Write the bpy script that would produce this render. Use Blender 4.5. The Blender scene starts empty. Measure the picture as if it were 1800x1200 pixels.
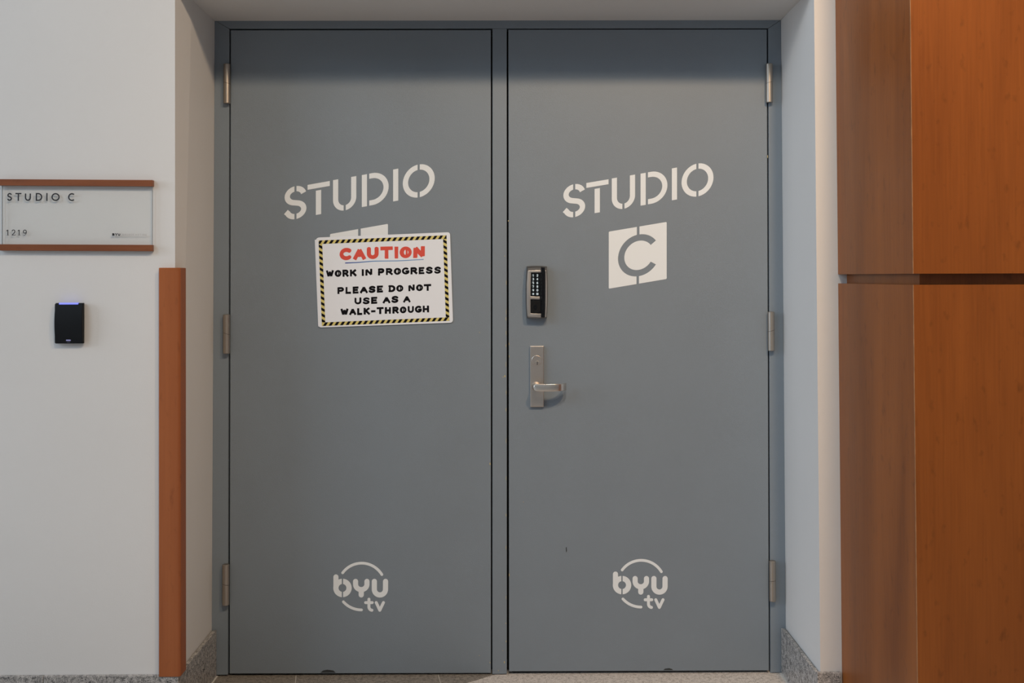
import bpy, bmesh, math, random
from mathutils import Vector, Matrix
random.seed(4)
S = bpy.context.scene
COL = S.collection
PI = math.pi

# ------------------------------------------------------------------ camera
CAM = Vector((0.0228, -3.6, 1.390))
YAW, PITCH, ROLL, SHY = 0.00640, 0.01268, -0.00309, -0.07549
cam_d = bpy.data.cameras.new('camera'); cam = bpy.data.objects.new('camera', cam_d)
COL.objects.link(cam); S.camera = cam
cam_d.sensor_width = 36; cam_d.lens = 36; cam_d.shift_y = SHY
FW = Vector((math.sin(YAW)*math.cos(PITCH), math.cos(YAW)*math.cos(PITCH), math.sin(PITCH)))
r0 = Vector((math.cos(YAW), -math.sin(YAW), 0)); u0 = r0.cross(FW)
RT = math.cos(ROLL)*r0 + math.sin(ROLL)*u0
UP = -math.sin(ROLL)*r0 + math.cos(ROLL)*u0
cam.matrix_world = Matrix(((RT.x, UP.x, -FW.x, CAM.x), (RT.y, UP.y, -FW.y, CAM.y), (RT.z, UP.z, -FW.z, CAM.z), (0, 0, 0, 1)))

def ray(px, py):
    return FW + RT*((px-900)/1800) + UP*((600-py)/1800+SHY)
def P(px, py, Y=0.0):            # measured photo point -> (X, Z) on the real vertical plane at depth Y
    d = ray(px, py); t = (Y-CAM.y)/d.y
    return CAM.x+d.x*t, CAM.z+d.z*t
def F(px, py):                   # measured photo point -> (X, Y) on the floor
    d = ray(px, py); t = -CAM.z/d.z
    return CAM.x+d.x*t, CAM.y+d.y*t

# ------------------------------------------------------------------ world, lights, exposure
W = bpy.data.worlds.new('world'); S.world = W; W.use_nodes = True
bg = W.node_tree.nodes['Background']; bg.inputs[0].default_value = (.75, .88, 1, 1); bg.inputs[1].default_value = 0.10
def area(name, loc, target, sx, sy, power, col, shape='RECTANGLE', spread=PI):
    d = bpy.data.lights.new(name, 'AREA'); d.shape = shape; d.size = sx
    if shape in ('RECTANGLE', 'ELLIPSE'): d.size_y = sy
    d.energy = power; d.color = col; d.spread = spread
    o = bpy.data.objects.new(name, d); COL.objects.link(o); o.location = loc
    o.rotation_euler = (Vector(target)-Vector(loc)).to_track_quat('-Z', 'Y').to_euler()
    return o
area('high_window', (-6.0, -6.0, 5.2), (0.0, -0.2, 1.4), 3.0, 2.6, 126, (.70, .88, 1.04))
area('lateral_window', (-8.0, -2.6, 2.8), (0.9, -0.2, 1.2), 2.6, 3.0, 206, (.76, .88, 1.02))
area('downlight_right', (1.148, -2.6, 3.45), (0.9, -0.4, 1.0), 0.2, 0.2, 21.5, (1, .68, .40), 'DISK', 2.2)
area('downlight_mid', (0.2, -3.0, 3.6), (0.0, -0.4, 1.0), 0.42, 0.42, 18.8, (1, .87, .70), 'DISK', 2.2)
S.view_settings.view_transform = 'Standard'; S.view_settings.look = 'None'
S.view_settings.exposure = 0.0; S.view_settings.gamma = 1.0
try: S.view_settings.use_curve_mapping = False
except Exception: pass

# ------------------------------------------------------------------ materials
def mat(name, col, rough=0.5, metal=0.0, bump=0.0, bscale=300, spec=0.5, var=0.0, vscale=3.0, emit=None, es=0.0, coat=0.0):
    m = bpy.data.materials.new(name); m.use_nodes = True; nt = m.node_tree; N = nt.nodes; L = nt.links
    b = N['Principled BSDF']; b.inputs['Base Color'].default_value = (*col, 1)
    b.inputs['Roughness'].default_value = rough; b.inputs['Metallic'].default_value = metal
    b.inputs['Specular IOR Level'].default_value = spec; b.inputs['Coat Weight'].default_value = coat
    g = N.new('ShaderNodeNewGeometry')
    if var > 0:
        n = N.new('ShaderNodeTexNoise'); n.inputs['Scale'].default_value = vscale; n.inputs['Detail'].default_value = 6
        L.new(g.outputs['Position'], n.inputs['Vector'])
        r = N.new('ShaderNodeValToRGB')
        r.color_ramp.elements[0].color = (*[c*(1-var) for c in col], 1); r.color_ramp.elements[0].position = .3
        r.color_ramp.elements[1].color = (*[min(1, c*(1+var)) for c in col], 1); r.color_ramp.elements[1].position = .7
        L.new(n.outputs[0], r.inputs[0]); L.new(r.outputs[0], b.inputs['Base Color'])
    if bump > 0:
        n = N.new('ShaderNodeTexNoise'); n.inputs['Scale'].default_value = bscale; n.inputs['Detail'].default_value = 3
        L.new(g.outputs['Position'], n.inputs['Vector'])
        bp = N.new('ShaderNodeBump'); bp.inputs['Strength'].default_value = bump; bp.inputs['Distance'].default_value = 0.001
        L.new(n.outputs[0], bp.inputs['Height']); L.new(bp.outputs[0], b.inputs['Normal'])
    if emit:
        b.inputs['Emission Color'].default_value = (*emit, 1); b.inputs['Emission Strength'].default_value = es
    return m

def wood(name, c0, c1, axis='Z', rough=0.38, sc=1.0, fleck=0.5):
    m = bpy.data.materials.new(name); m.use_nodes = True; nt = m.node_tree; N = nt.nodes; L = nt.links
    b = N['Principled BSDF']; b.inputs['Roughness'].default_value = rough; b.inputs['Specular IOR Level'].default_value = .3
    g = N.new('ShaderNodeNewGeometry')
    def mp(s):
        k = N.new('ShaderNodeMapping'); k.inputs['Scale'].default_value = s; L.new(g.outputs['Position'], k.inputs['Vector']); return k
    lo, hi = .8*sc, 7*sc
    sA = (hi, hi, lo) if axis == 'Z' else (lo, hi, hi)
    k1 = mp(sA); n1 = N.new('ShaderNodeTexNoise'); n1.inputs['Scale'].default_value = 1.0; n1.inputs['Detail'].default_value = 8; n1.inputs['Distortion'].default_value = .5
    L.new(k1.outputs[0], n1.inputs['Vector'])
    sB = (160, 160, 5) if axis == 'Z' else (5, 160, 160)
    k2 = mp(sB); n2 = N.new('ShaderNodeTexNoise'); n2.inputs['Scale'].default_value = 1.0; n2.inputs['Detail'].default_value = 4
    L.new(k2.outputs[0], n2.inputs['Vector'])
    mx = N.new('ShaderNodeMath'); mx.operation = 'MULTIPLY_ADD'; mx.inputs[1].default_value = .30
    L.new(n2.outputs[0], mx.inputs[0]); L.new(n1.outputs[0], mx.inputs[2])
    r = N.new('ShaderNodeValToRGB'); r.color_ramp.elements[0].position = .45; r.color_ramp.elements[1].position = .85
    r.color_ramp.elements[0].color = (*c0, 1); r.color_ramp.elements[1].color = (*c1, 1)
    L.new(mx.outputs[0], r.inputs[0])
    # small dark cherry flecks
    sC = (44, 44, 22) if axis == 'Z' else (22, 44, 44)
    k3 = mp(sC); n3 = N.new('ShaderNodeTexNoise'); n3.inputs['Scale'].default_value = 1.0; n3.inputs['Detail'].default_value = 5
    L.new(k3.outputs[0], n3.inputs['Vector'])
    r3 = N.new('ShaderNodeValToRGB'); r3.color_ramp.elements[0].position = .60; r3.color_ramp.elements[1].position = .74
    r3.color_ramp.elements[0].color = (0, 0, 0, 1); r3.color_ramp.elements[1].color = (fleck, fleck, fleck, 1)
    L.new(n3.outputs[0], r3.inputs[0])
    mix = N.new('ShaderNodeMix'); mix.data_type = 'RGBA'
    L.new(r3.outputs[0], mix.inputs[0]); L.new(r.outputs[0], mix.inputs[6]); mix.inputs[7].default_value = (*[c*.35 for c in c0], 1)
    L.new(mix.outputs[2], b.inputs['Base Color'])
    bp = N.new('ShaderNodeBump'); bp.inputs['Strength'].default_value = .12; bp.inputs['Distance'].default_value = .001
    L.new(n2.outputs[0], bp.inputs['Height']); L.new(bp.outputs[0], b.inputs['Normal'])
    return m

def granite(name, dark, mid, light, rough=.35, scale=260):
    m = bpy.data.materials.new(name); m.use_nodes = True; nt = m.node_tree; N = nt.nodes; L = nt.links
    b = N['Principled BSDF']; b.inputs['Roughness'].default_value = rough
    g = N.new('ShaderNodeNewGeometry')
    n = N.new('ShaderNodeTexNoise'); n.inputs['Scale'].default_value = scale; n.inputs['Detail'].default_value = 3; n.inputs['Roughness'].default_value = .7
    L.new(g.outputs['Position'], n.inputs['Vector'])
    n2 = N.new('ShaderNodeTexNoise'); n2.inputs['Scale'].default_value = scale*.3; n2.inputs['Detail'].default_value = 2
    L.new(g.outputs['Position'], n2.inputs['Vector'])
    a = N.new('ShaderNodeMath'); a.operation = 'MULTIPLY_ADD'; a.inputs[1].default_value = .5
    L.new(n2.outputs[0], a.inputs[0]); L.new(n.outputs[0], a.inputs[2])
    r = N.new('ShaderNodeValToRGB'); e = r.color_ramp.elements
    e[0].position = .60; e[0].color = (*dark, 1); e[1].position = .90; e[1].color = (*light, 1)
    k = e.new(.72); k.color = (*mid, 1)
    L.new(a.outputs[0], r.inputs[0]); L.new(r.outputs[0], b.inputs['Base Color'])
    return m

def brushed(name, col, rough=.35, vert=True):
    m = bpy.data.materials.new(name); m.use_nodes = True; nt = m.node_tree; N = nt.nodes; L = nt.links
    b = N['Principled BSDF']; b.inputs['Metallic'].default_value = 1; b.inputs['Roughness'].default_value = rough
    b.inputs['Base Color'].default_value = (*col, 1)
    g = N.new('ShaderNodeNewGeometry'); k = N.new('ShaderNodeMapping')
    k.inputs['Scale'].default_value = (1500, 1500, 25) if vert else (25, 900, 1500)
    L.new(g.outputs['Position'], k.inputs['Vector'])
    n = N.new('ShaderNodeTexNoise'); n.inputs['Scale'].default_value = 1; L.new(k.outputs[0], n.inputs['Vector'])
    bp = N.new('ShaderNodeBump'); bp.inputs['Strength'].default_value = .25; bp.inputs['Distance'].default_value = .0003
    L.new(n.outputs[0], bp.inputs['Height']); L.new(bp.outputs[0], b.inputs['Normal'])
    return m

M = {}
M['wall'] = mat('wall_paint', (.675, .658, .642), .75, bump=.25, bscale=220, var=.02, vscale=2)
M['door'] = mat('grey_door_paint', (.200, .238, .278), .48, bump=.35, bscale=420, var=.02, vscale=5)
M['black'] = mat('gap_shade_black', (.006, .006, .006), .8, spec=.1)  # near-black colour standing in for the shade in door gaps
M['vinyl'] = mat('white_vinyl', (.81, .845, .87), .5)
M['cherry'] = wood('cherry_panel_veneer', (.180, .050, .0083), (.290, .086, .0150), fleck=.34)
M['cherry_guard'] = wood('cherry_guard_wood', (.29, .085, .028), (.37, .118, .040), fleck=.3, rough=.3)
M['cherry_bar'] = wood('cherry_bar_wood', (.175, .056, .022), (.29, .100, .042), axis='X', fleck=.2, rough=.35)
M['veneer_edge'] = mat('veneer_edge', (.34, .155, .062), .5, var=.3, vscale=30)
M['granite'] = granite('grey_granite', (.045, .045, .047), (.27, .26, .25), (.56, .53, .51))
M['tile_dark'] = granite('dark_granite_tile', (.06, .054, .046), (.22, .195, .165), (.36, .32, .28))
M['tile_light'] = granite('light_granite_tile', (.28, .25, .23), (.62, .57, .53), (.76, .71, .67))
M['grout'] = mat('light_grout', (.55, .53, .50), .9)
M['steel'] = brushed('brushed_steel', (.62, .56, .51), .34)
M['gunmetal'] = brushed('gunmetal_housing', (.27, .25, .235), .38)
M['steel_h'] = brushed('brushed_lever_steel', (.72, .66, .60), .26, vert=False)
M['hinge'] = mat('satin_hinge_metal', (.42, .37, .32), .42, metal=1, bump=.1, bscale=500)
M['hinge_dark'] = mat('hinge_joint', (.02, .018, .015), .7)
M['plastic'] = mat('black_plastic', (.0035, .004, .005), .5, bump=.2, bscale=900, spec=.22)
M['gloss_black'] = mat('gloss_black_plastic', (.004, .004, .005), .12, spec=.35)
M['blue_led'] = mat('blue_led', (.2, .22, .8), .4, emit=(.16, .19, .85), es=1.0)
M['lav'] = mat('lavender_print', (.33, .33, .62), .5)
M['dim'] = mat('dim_print', (.05, .05, .09), .5)
M['paper'] = mat('laminated_paper', (.84, .875, .94), .4)
M['red'] = mat('red_ink', (.74, .085, .055), .4)
M['ink'] = mat('black_ink', (.005, .004, .006), .5, spec=.12)
M['yellow'] = mat('yellow_ink', (.70, .60, .20), .4)
M['text_dark'] = mat('dark_sign_print', (.012, .009, .012), .5)
M['text_grey'] = mat('grey_sign_print', (.36, .34, .34), .5)
M['digit'] = mat('backlit_digit', (.4, .46, .5), .5, emit=(.62, .75, .80), es=.38)
M['key'] = mat('dark_key', (.012, .018, .022), .3)
M['chip'] = mat('bare_primer', (.52, .42, .20), .6)
M['scuff'] = mat('dark_scuff', (.03, .034, .036), .7)
M['caulk'] = mat('white_caulk', (.62, .60, .57), .6)
# blue marker: dark at its start, lighter further on
def marker():
    m = mat('blue_marker', (.1, .25, .6), .5); N = m.node_tree.nodes; L = m.node_tree.links
    g = N.new('ShaderNodeNewGeometry'); s = N.new('ShaderNodeSeparateXYZ'); L.new(g.outputs['Position'], s.inputs[0])
    mr = N.new('ShaderNodeMapRange'); mr.inputs[1].default_value = P(606, 460)[0]; mr.inputs[2].default_value = P(665, 460)[0]
    L.new(s.outputs[0], mr.inputs[0]); r = N.new('ShaderNodeValToRGB')
    r.color_ramp.elements[0].color = (.02, .05, .32, 1); r.color_ramp.elements[1].color = (.15, .32, .60, 1)
    L.new(mr.outputs[0], r.inputs[0]); L.new(r.outputs[0], N['Principled BSDF'].inputs['Base Color']); return m
M['marker'] = marker()
def clear():
    m = bpy.data.materials.new('clear_acrylic'); m.use_nodes = True; N = m.node_tree.nodes; L = m.node_tree.links
    N.remove(N['Principled BSDF']); out = N['Material Output']
    t = N.new('ShaderNodeBsdfTransparent'); t.inputs[0].default_value = (.99, .995, .995, 1)
    g = N.new('ShaderNodeBsdfGlossy'); g.inputs['Roughness'].default_value = .04
    fr = N.new('ShaderNodeFresnel'); fr.inputs[0].default_value = 1.5
    mx = N.new('ShaderNodeMixShader'); gm = N.new('ShaderNodeNewGeometry'); mm = N.new('ShaderNodeMath'); mm.operation = 'MULTIPLY'; iv = N.new('ShaderNodeMath'); iv.operation = 'SUBTRACT'; iv.inputs[0].default_value = 1
    L.new(gm.outputs['Backfacing'], iv.inputs[1]); L.new(iv.outputs[0], mm.inputs[0]); L.new(fr.outputs[0], mm.inputs[1]); L.new(mm.outputs[0], mx.inputs[0]); L.new(t.outputs[0], mx.inputs[1]); L.new(g.outputs[0], mx.inputs[2])
    L.new(mx.outputs[0], out.inputs[0]); return m
M['clear'] = clear()
M['acr_edge'] = mat('acrylic_edge', (.40, .42, .43), .3)

# ------------------------------------------------------------------ helpers
WLOC = {}
def wloc(o): return WLOC.get(o.name, Vector((0, 0, 0))) if o else Vector((0, 0, 0))
def empty(name, loc=(0, 0, 0), label=None, cat=None, parent=None, group=None, kind=None):
    o = bpy.data.objects.new(name, None); COL.objects.link(o); o.empty_display_size = .05
    if parent: o.parent = parent
    o.location = Vector(loc)-wloc(parent); WLOC[o.name] = Vector(loc)
    return tag(o, label, cat, group, kind)
def tag(o, label=None, cat=None, group=None, kind=None):
    if label: o['label'] = label
    if cat: o['category'] = cat
    if group: o['group'] = group
    if kind: o['kind'] = kind
    return o
def ob(name, bm, m, parent=None, label=None, cat=None, group=None, kind=None, smooth=False, origin=None):
    o_ = Vector(origin) if origin is not None else wloc(parent)
    bmesh.ops.recalc_face_normals(bm, faces=bm.faces)
    for v in bm.verts: v.co -= o_
    me = bpy.data.meshes.new(name); bm.to_mesh(me); bm.free(); me.materials.append(M[m])
    if smooth:
        for p in me.polygons: p.use_smooth = True
        me.set_sharp_from_angle(angle=math.radians(35))
    o = bpy.data.objects.new(name, me); COL.objects.link(o)
    if parent: o.parent = parent
    o.location = o_-wloc(parent); WLOC[o.name] = o_
    return tag(o, label, cat, group, kind)
def bevel(bm, w, seg=2):
    if w > 0: bmesh.ops.bevel(bm, geom=list(bm.edges), offset=w, segments=seg, affect='EDGES', profile=.6)
def box(x0, x1, y0, y1, z0, z1, bv=0, seg=2, bm=None):
    b = bm or bmesh.new()
    vs = [b.verts.new((x, y, z)) for z in (z0, z1) for x, y in ((x0, y0), (x1, y0), (x1, y1), (x0, y1))]
    for f in ((0, 1, 2, 3), (4, 5, 6, 7), (0, 1, 5, 4), (1, 2, 6, 5), (2, 3, 7, 6), (3, 0, 4, 7)): b.faces.new([vs[i] for i in f])
    bmesh.ops.recalc_face_normals(b, faces=b.faces)
    if bv and not bm: bevel(b, bv, seg)
    return b
def loft(rings, bm=None, cap=True, closed=True):
    b = bm or bmesh.new(); R = [[b.verts.new(p) for p in r] for r in rings]; n = len(R[0])
    for a, c in zip(R, R[1:]):
        for i in range(n if closed else n-1):
            j = (i+1) % n; b.faces.new((a[i], a[j], c[j], c[i]))
    if cap: b.faces.new(R[0]); b.faces.new(R[-1])
    return b
def slab(pts, Y, th, bm=None, bv=0):     # polygon of (X,Z) points: front at Y, thickness th going back
    b = loft([[(x, Y, z) for x, z in pts], [(x, Y+th, z) for x, z in pts]], bm)
    if bv: bmesh.ops.recalc_face_normals(b, faces=b.faces); bevel(b, bv)
    return b
def cyl(cx, cz, y0, y1, r0_, r1_=None, n=32, bm=None):
    r1_ = r0_ if r1_ is None else r1_
    return loft([[(cx+r*math.cos(2*PI*i/n), y, cz+r*math.sin(2*PI*i/n)) for i in range(n)] for y, r in ((y0, r0_), (y1, r1_))], bm)
def rrect(x0, x1, z0, z1, r, n=6):
    out = []
    for cx, cz, a in ((x1-r, z1-r, 0), (x0+r, z1-r, 90), (x0+r, z0+r, 180), (x1-r, z0+r, 270)):
        for i in range(n+1):
            t = math.radians(a+90*i/n); out.append((cx+r*math.cos(t), cz+r*math.sin(t)))
    return out
def roundpoly(pts, rs, n=6):             # round the corners of a polygon (any 2-D space)
    out = []
    for i, p in enumerate(pts):
        r = rs[i] if isinstance(rs, (list, tuple)) else rs
        p = Vector(p); a = Vector(pts[i-1]); b = Vector(pts[(i+1) % len(pts)])
        if r <= 0: out.append(tuple(p)); continue
        s = p+(a-p).normalized()*r; e = p+(b-p).normalized()*r
        for k in range(n+1):
            t = k/n; q = s*(1-t)**2+p*2*t*(1-t)+e*t*t; out.append(tuple(q))
    return out

# strokes in photo pixels, later carried onto their real plane
def ribbon(path, w, cap='flat', w1=None, ext=0):
    path = [Vector(p) for p in path]; out = []; n = len(path); L = []; Rr = []
    if ext and (path[0]-path[-1]).length > .5*w:
        path[0] = path[0]+(path[0]-path[1]).normalized()*ext; path[-1] = path[-1]+(path[-1]-path[-2]).normalized()*ext
    closed = (path[0]-path[-1]).length < .02*w and n > 4
    for i in range(1, n-1):               # a sharp turn starts a new stroke
        if (path[i]-path[i-1]).normalized().dot((path[i+1]-path[i]).normalized()) < -.1:
            return ribbon(path[:i+1], w, cap, w1)+ribbon(path[i:], w, cap, w1)
    for i, p in enumerate(path):
        if closed and i in (0, n-1): d = (path[1]-path[-2]).normalized(); nn = Vector((-d.y, d.x)); k = 1
        elif i == 0: d = (path[1]-p).normalized(); nn = Vector((-d.y, d.x)); k = 1
        elif i == n-1: d = (p-path[i-1]).normalized(); nn = Vector((-d.y, d.x)); k = 1
        else:
            d0 = (p-path[i-1]).normalized(); d1 = (path[i+1]-p).normalized(); t = (d0+d1)
            if t.length < 1e-6: t = d1
            t.normalize(); nn = Vector((-t.y, t.x)); c_ = nn.dot(Vector((-d1.y, d1.x))); k = 1/c_ if c_ > .69 else 1.05
        ww = w if (w1 is None or closed) else w+(w1-w)*i/(n-1)
        L.append(p+nn*ww/2*k); Rr.append(p-nn*ww/2*k)
    polys = [[L[i], L[i+1], Rr[i+1], Rr[i]] for i in range(n-1)]
    if cap == 'round' and not closed:
        for e, a, b_ in ((path[0], L[0], Rr[0]), (path[-1], Rr[-1], L[-1])):
            v = a-e; polys.append([e+Vector((v.x*math.cos(t)-v.y*math.sin(t), v.x*math.sin(t)+v.y*math.cos(t))) for t in [PI*k/10 for k in range(11)]])
    return polys
def arc(cx, cy, rx, ry, a0, a1, n=14):
    return [(cx+rx*math.cos(math.radians(a0+(a1-a0)*i/n)), cy+ry*math.sin(math.radians(a0+(a1-a0)*i/n))) for i in range(n+1)]
def spline(pts, n=6):
    out = []; q = [pts[0]]+list(pts)+[pts[-1]]
    for i in range(1, len(q)-2):
        a, b, c, d = [Vector(q[i+k]) for k in (-1, 0, 1, 2)]
        for k in range(n):
            t = k/n; out.append(tuple(.5*((2*b)+(c-a)*t+(2*a-5*b+4*c-d)*t*t+(3*b-a-3*c+d)*t**3)))
    out.append(tuple(pts[-1])); return out
def decal(polys, Y, th=.0003):           # pixel polygons -> thin solid vinyl / ink on plane Y
    b = bmesh.new()
    for po in polys:
        b.faces.new([b.verts.new((lambda a: (a[0], Y+th, a[1]))(P(p[0], p[1], Y))) for p in po])
    bmesh.ops.remove_doubles(b, verts=b.verts, dist=2e-6)
    bmesh.ops.recalc_face_normals(b, faces=b.faces)
    seen = {}; k = 0                      # crossing strokes lie on each other a hair apart, as layers of ink or vinyl do
    for v in list(b.verts):
        if v in seen: continue
        st = [v]; seen[v] = k
        while st:
            q = st.pop()
            for e in q.link_edges:
                o = e.other_vert(q)
                if o not in seen: seen[o] = k; st.append(o)
        k += 1
    for v, c in seen.items(): v.co.y -= (c % 12)*.00002
    r = bmesh.ops.extrude_face_region(b, geom=list(b.faces))
    for v in r['geom']:
        if isinstance(v, bmesh.types.BMVert): v.co.y -= th
    return b

# ------------------------------------------------------------------ measured setting
WY = -0.41                                # front wall plane; the doors stand at Y = 0
def lean(pa, pb, Y, z):                   # X of a nearly plumb edge seen through two photo points
    (xa, za), (xb, zb) = P(*pa, Y), P(*pb, Y)
    return xa+(xb-xa)*(z-za)/(zb-za)
SOF = P(877, 36, 0)[1]
def plan_block(name, corners, z0, z1, m='wall', **k):   # corners: list of functions z->(x,y)
    b = loft([[(*c(z), z) for c in corners] for z in (z0, z1)])
    return ob(name, b, m, kind='structure', **k)
lf = lambda z: (lean((307.6, 2), (308, 1178), WY, z), WY)
lb = lambda z: (lean((377.3, 36), (371.8, 1186), 0, z), 0.0)
rf = lambda z: (lean((1431, 2), (1442, 1178), WY, z), WY)
rb = lambda z: (lean((1373, 36), (1382, 1182), 0, z), 0.0)
TOP = 7.0
plan_block('wall_left', [lambda z: (-10, WY), lf, lb, lambda z: (lb(z)[0], .14), lambda z: (-10, .14)], 0, TOP,
    label='off-white painted wall and reveal left of the grey doors', cat='wall')
plan_block('wall_right', [rf, lambda z: (5.0, WY), lambda z: (5.0, .14), lambda z: (rb(z)[0], .14), rb], 0, TOP,
    label='off-white painted wall and reveal right of the grey doors', cat='wall')
b = loft([[(lf(SOF)[0], WY, z), (rf(SOF)[0], WY, z), (rb(SOF)[0], .14, z), (lb(SOF)[0], .14, z)] for z in (SOF, TOP)])
ob('wall_back', b, 'wall', kind='structure', label='painted wall over the doors with the soffit of the recess', cat='wall')
ob('wall_front', box(-10, 5, -9.1, -9.0, 0, TOP), 'wall', kind='structure', label='far lobby wall behind the viewer', cat='wall')
ob('wall_side', box(5.0, 5.1, -9.0, .14, 0, TOP), 'wall', kind='structure', label='far right lobby side wall', cat='wall')
ob('dark_backdrop', box(-1.3, 1.3, .145, .2, 0, 2.6), 'black', kind='structure', label='black backdrop standing in for the shade behind the doors', cat='wall')  # added black sheet, keeps the gaps round the leaves dark
ob('ceiling', box(-10, 5.1, -9.1, .2, TOP, TOP+.1), 'wall', kind='structure', label='high pale lobby ceiling', cat='ceiling')

# floor slab with grout, and granite tiles on it
floor = ob('floor', box(-10, 5.1, -9.1, .14, -.06, -.0015), 'grout', kind='structure', label='granite tiled lobby floor', cat='floor')
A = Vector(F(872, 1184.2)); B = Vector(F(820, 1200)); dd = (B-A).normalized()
j0 = Vector(F(546.3, 1185)); TS = .49; ang = math.radians(10)
ux = Vector((math.cos(ang), math.sin(ang))); uy = Vector((-math.sin(ang), math.cos(ang)))
def tilepoly(i, j, g=.0016):
    o = Vector((j0.x, -.28))
    return [o+ux*((i+a)*TS+(g if a == 0 else -g))+uy*((j+c)*TS+(g if c == 0 else -g)) for a, c in ((0, 0), (1, 0), (1, 1), (0, 1))]
def clip(poly, p, n):                     # keep the side where (q-p).n >= 0
    out = []
    for i, q in enumerate(poly):
        r = poly[(i+1) % len(poly)]; a = (q-p).dot(n); c = (r-p).dot(n)
        if a >= 0: out.append(q)
        if a*c < 0: out.append(q+(r-q)*(a/(a-c)))
    return out
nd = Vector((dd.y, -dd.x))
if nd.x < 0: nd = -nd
def add_tile(poly, m):
    if len(poly) < 3: return
    ar = abs(sum(poly[i-1].x*poly[i].y-poly[i].x*poly[i-1].y for i in range(len(poly))))/2
    if ar < .0004: return
    ob('floor_tile', loft([[(q.x, q.y, z) for q in poly] for z in (-.0014, 0)]), m, floor)
for i in range(-4, 6):
    for j in range(-5, 1):
        q = tilepoly(i, j)
        c = q
        for p_, n_ in ((Vector((0, .05)), Vector((0, -1))), (Vector((-2.1, 0)), Vector((1, 0))), (Vector((2.1, 0)), Vector((-1, 0)))):
            c = clip(c, p_, n_) if len(c) > 2 else []
        if len(c) < 3: continue
        # inside the recess only up to the reveals, elsewhere up to the wall
        mx = sum((v.x for v in c))/len(c)
        parts = [clip(c, Vector((0, WY)), Vector((0, -1)))]
        r_ = clip(c, Vector((0, WY)), Vector((0, 1)))
        if len(r_) > 2: r_ = clip(r_, Vector((lb(0)[0]+.002, 0)), Vector((1, 0)))
        if len(r_) > 2: r_ = clip(r_, Vector((rb(0)[0]-.002, 0)), Vector((-1, 0)))
        whole = c if (max(v.x for v in c) < rb(0)[0] and min(v.x for v in c) > lb(0)[0]) else None
        for part in ([whole] if whole else [parts[0], r_]):
            if part is None or len(part) < 3: continue
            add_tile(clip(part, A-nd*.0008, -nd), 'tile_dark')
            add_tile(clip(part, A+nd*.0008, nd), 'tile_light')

# granite baseboards
BH = P(200, 1187.5, WY-.012)[1]; BHr = P(1450, 1182, WY-.012)[1]; BT = .013
cornL, cornR = lf(.1)[0], rf(.1)[0]
xj = P(76, 1195, WY-BT)[0]
bl = empty('baseboard_left', (-2.5, WY, 0), 'speckled grey granite baseboard below the left wall and its reveal', 'baseboard', kind='structure')
ob('granite_piece', box(-2.9, xj-.001, WY-BT, WY-.0005, .0002, BH, .0015), 'granite', bl)
ob('granite_piece', box(xj+.001, cornL+BT, WY-BT, WY-.0005, .0002, BH, .0015), 'granite', bl)
ob('granite_piece', box(cornL+.0005, cornL+BT, WY+.0005, -.004, .0002, P(373, 1106.5, 0)[1], .0015), 'granite', bl)
bm_ = box(lb(0)[0]+.001, cornL+BT+.001, -.012, -.0045, .0002, P(373, 1106.5, 0)[1]); bm_.free()
ob('caulk_line', box(cornL+BT, cornL+BT+.005, WY, -.003, .0002, .003), 'caulk', bl)
br = empty('baseboard_right', (1.0, WY, 0), 'speckled grey granite baseboard below the right wall and its reveal', 'baseboard', kind='structure')
ob('granite_piece', box(cornR-BT, 1.056, WY-BT, WY-.0005, .0002, BHr, .0015), 'granite', br)
ob('granite_piece', box(cornR-BT, cornR-.0005, WY+.0005, -.004, .0002, P(1380, 1103, 0)[1], .0015), 'granite', br)
ob('caulk_line', box(cornR-BT-.005, cornR-BT, WY, -.003, .0002, .003), 'caulk', br)

# ------------------------------------------------------------------ door frame (members butt against each other)
def quad(p, th, Y=0, bv=0): return slab([P(*q, Y) for q in p], Y, th, bv=bv)
fr = empty('trim_1', (0, 0, 0), 'grey painted steel frame with centre mullion around the double doors', 'door frame', kind='structure')
ob('frame_jamb', quad([(377.3, 36.2), (403, 50.8), (400.4, 1185.6), (371.8, 1186.2)], .13, bv=.0012), 'door', fr)
ob('frame_jamb', quad([(1350.6, 50.0), (1373, 35.2), (1382, 1182), (1354.4, 1181.6)], .13, bv=.0012), 'door', fr)
ob('frame_header', quad([(377.8, 36.2), (1372.6, 35.2), (1350.4, 49.6), (403.2, 50.4)], .13, bv=.0012), 'door', fr)
ob('frame_mullion', quad([(865.6, 50.2), (890.8, 50.2), (891.0, 1184.0), (865.4, 1184.4)], .13, bv=.0015), 'door', fr)
def gap_shade(x0, x1, ya, yb):
    p0, p1 = P(x0, ya, .05), P(x1, yb, .05)
    ob('gap_shade', box(p0[0], p1[0], .049, .06, p1[1], p0[1]), 'black', fr)  # black strip painted in for the shade inside the leaf gaps
gap_shade(396, 414, 45, 1190); gap_shade(856, 868, 45, 1190); gap_shade(888, 902, 45, 1190); gap_shade(1342, 1360, 45, 1190); gap_shade(400, 1356, 42, 60)
chips = []
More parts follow.
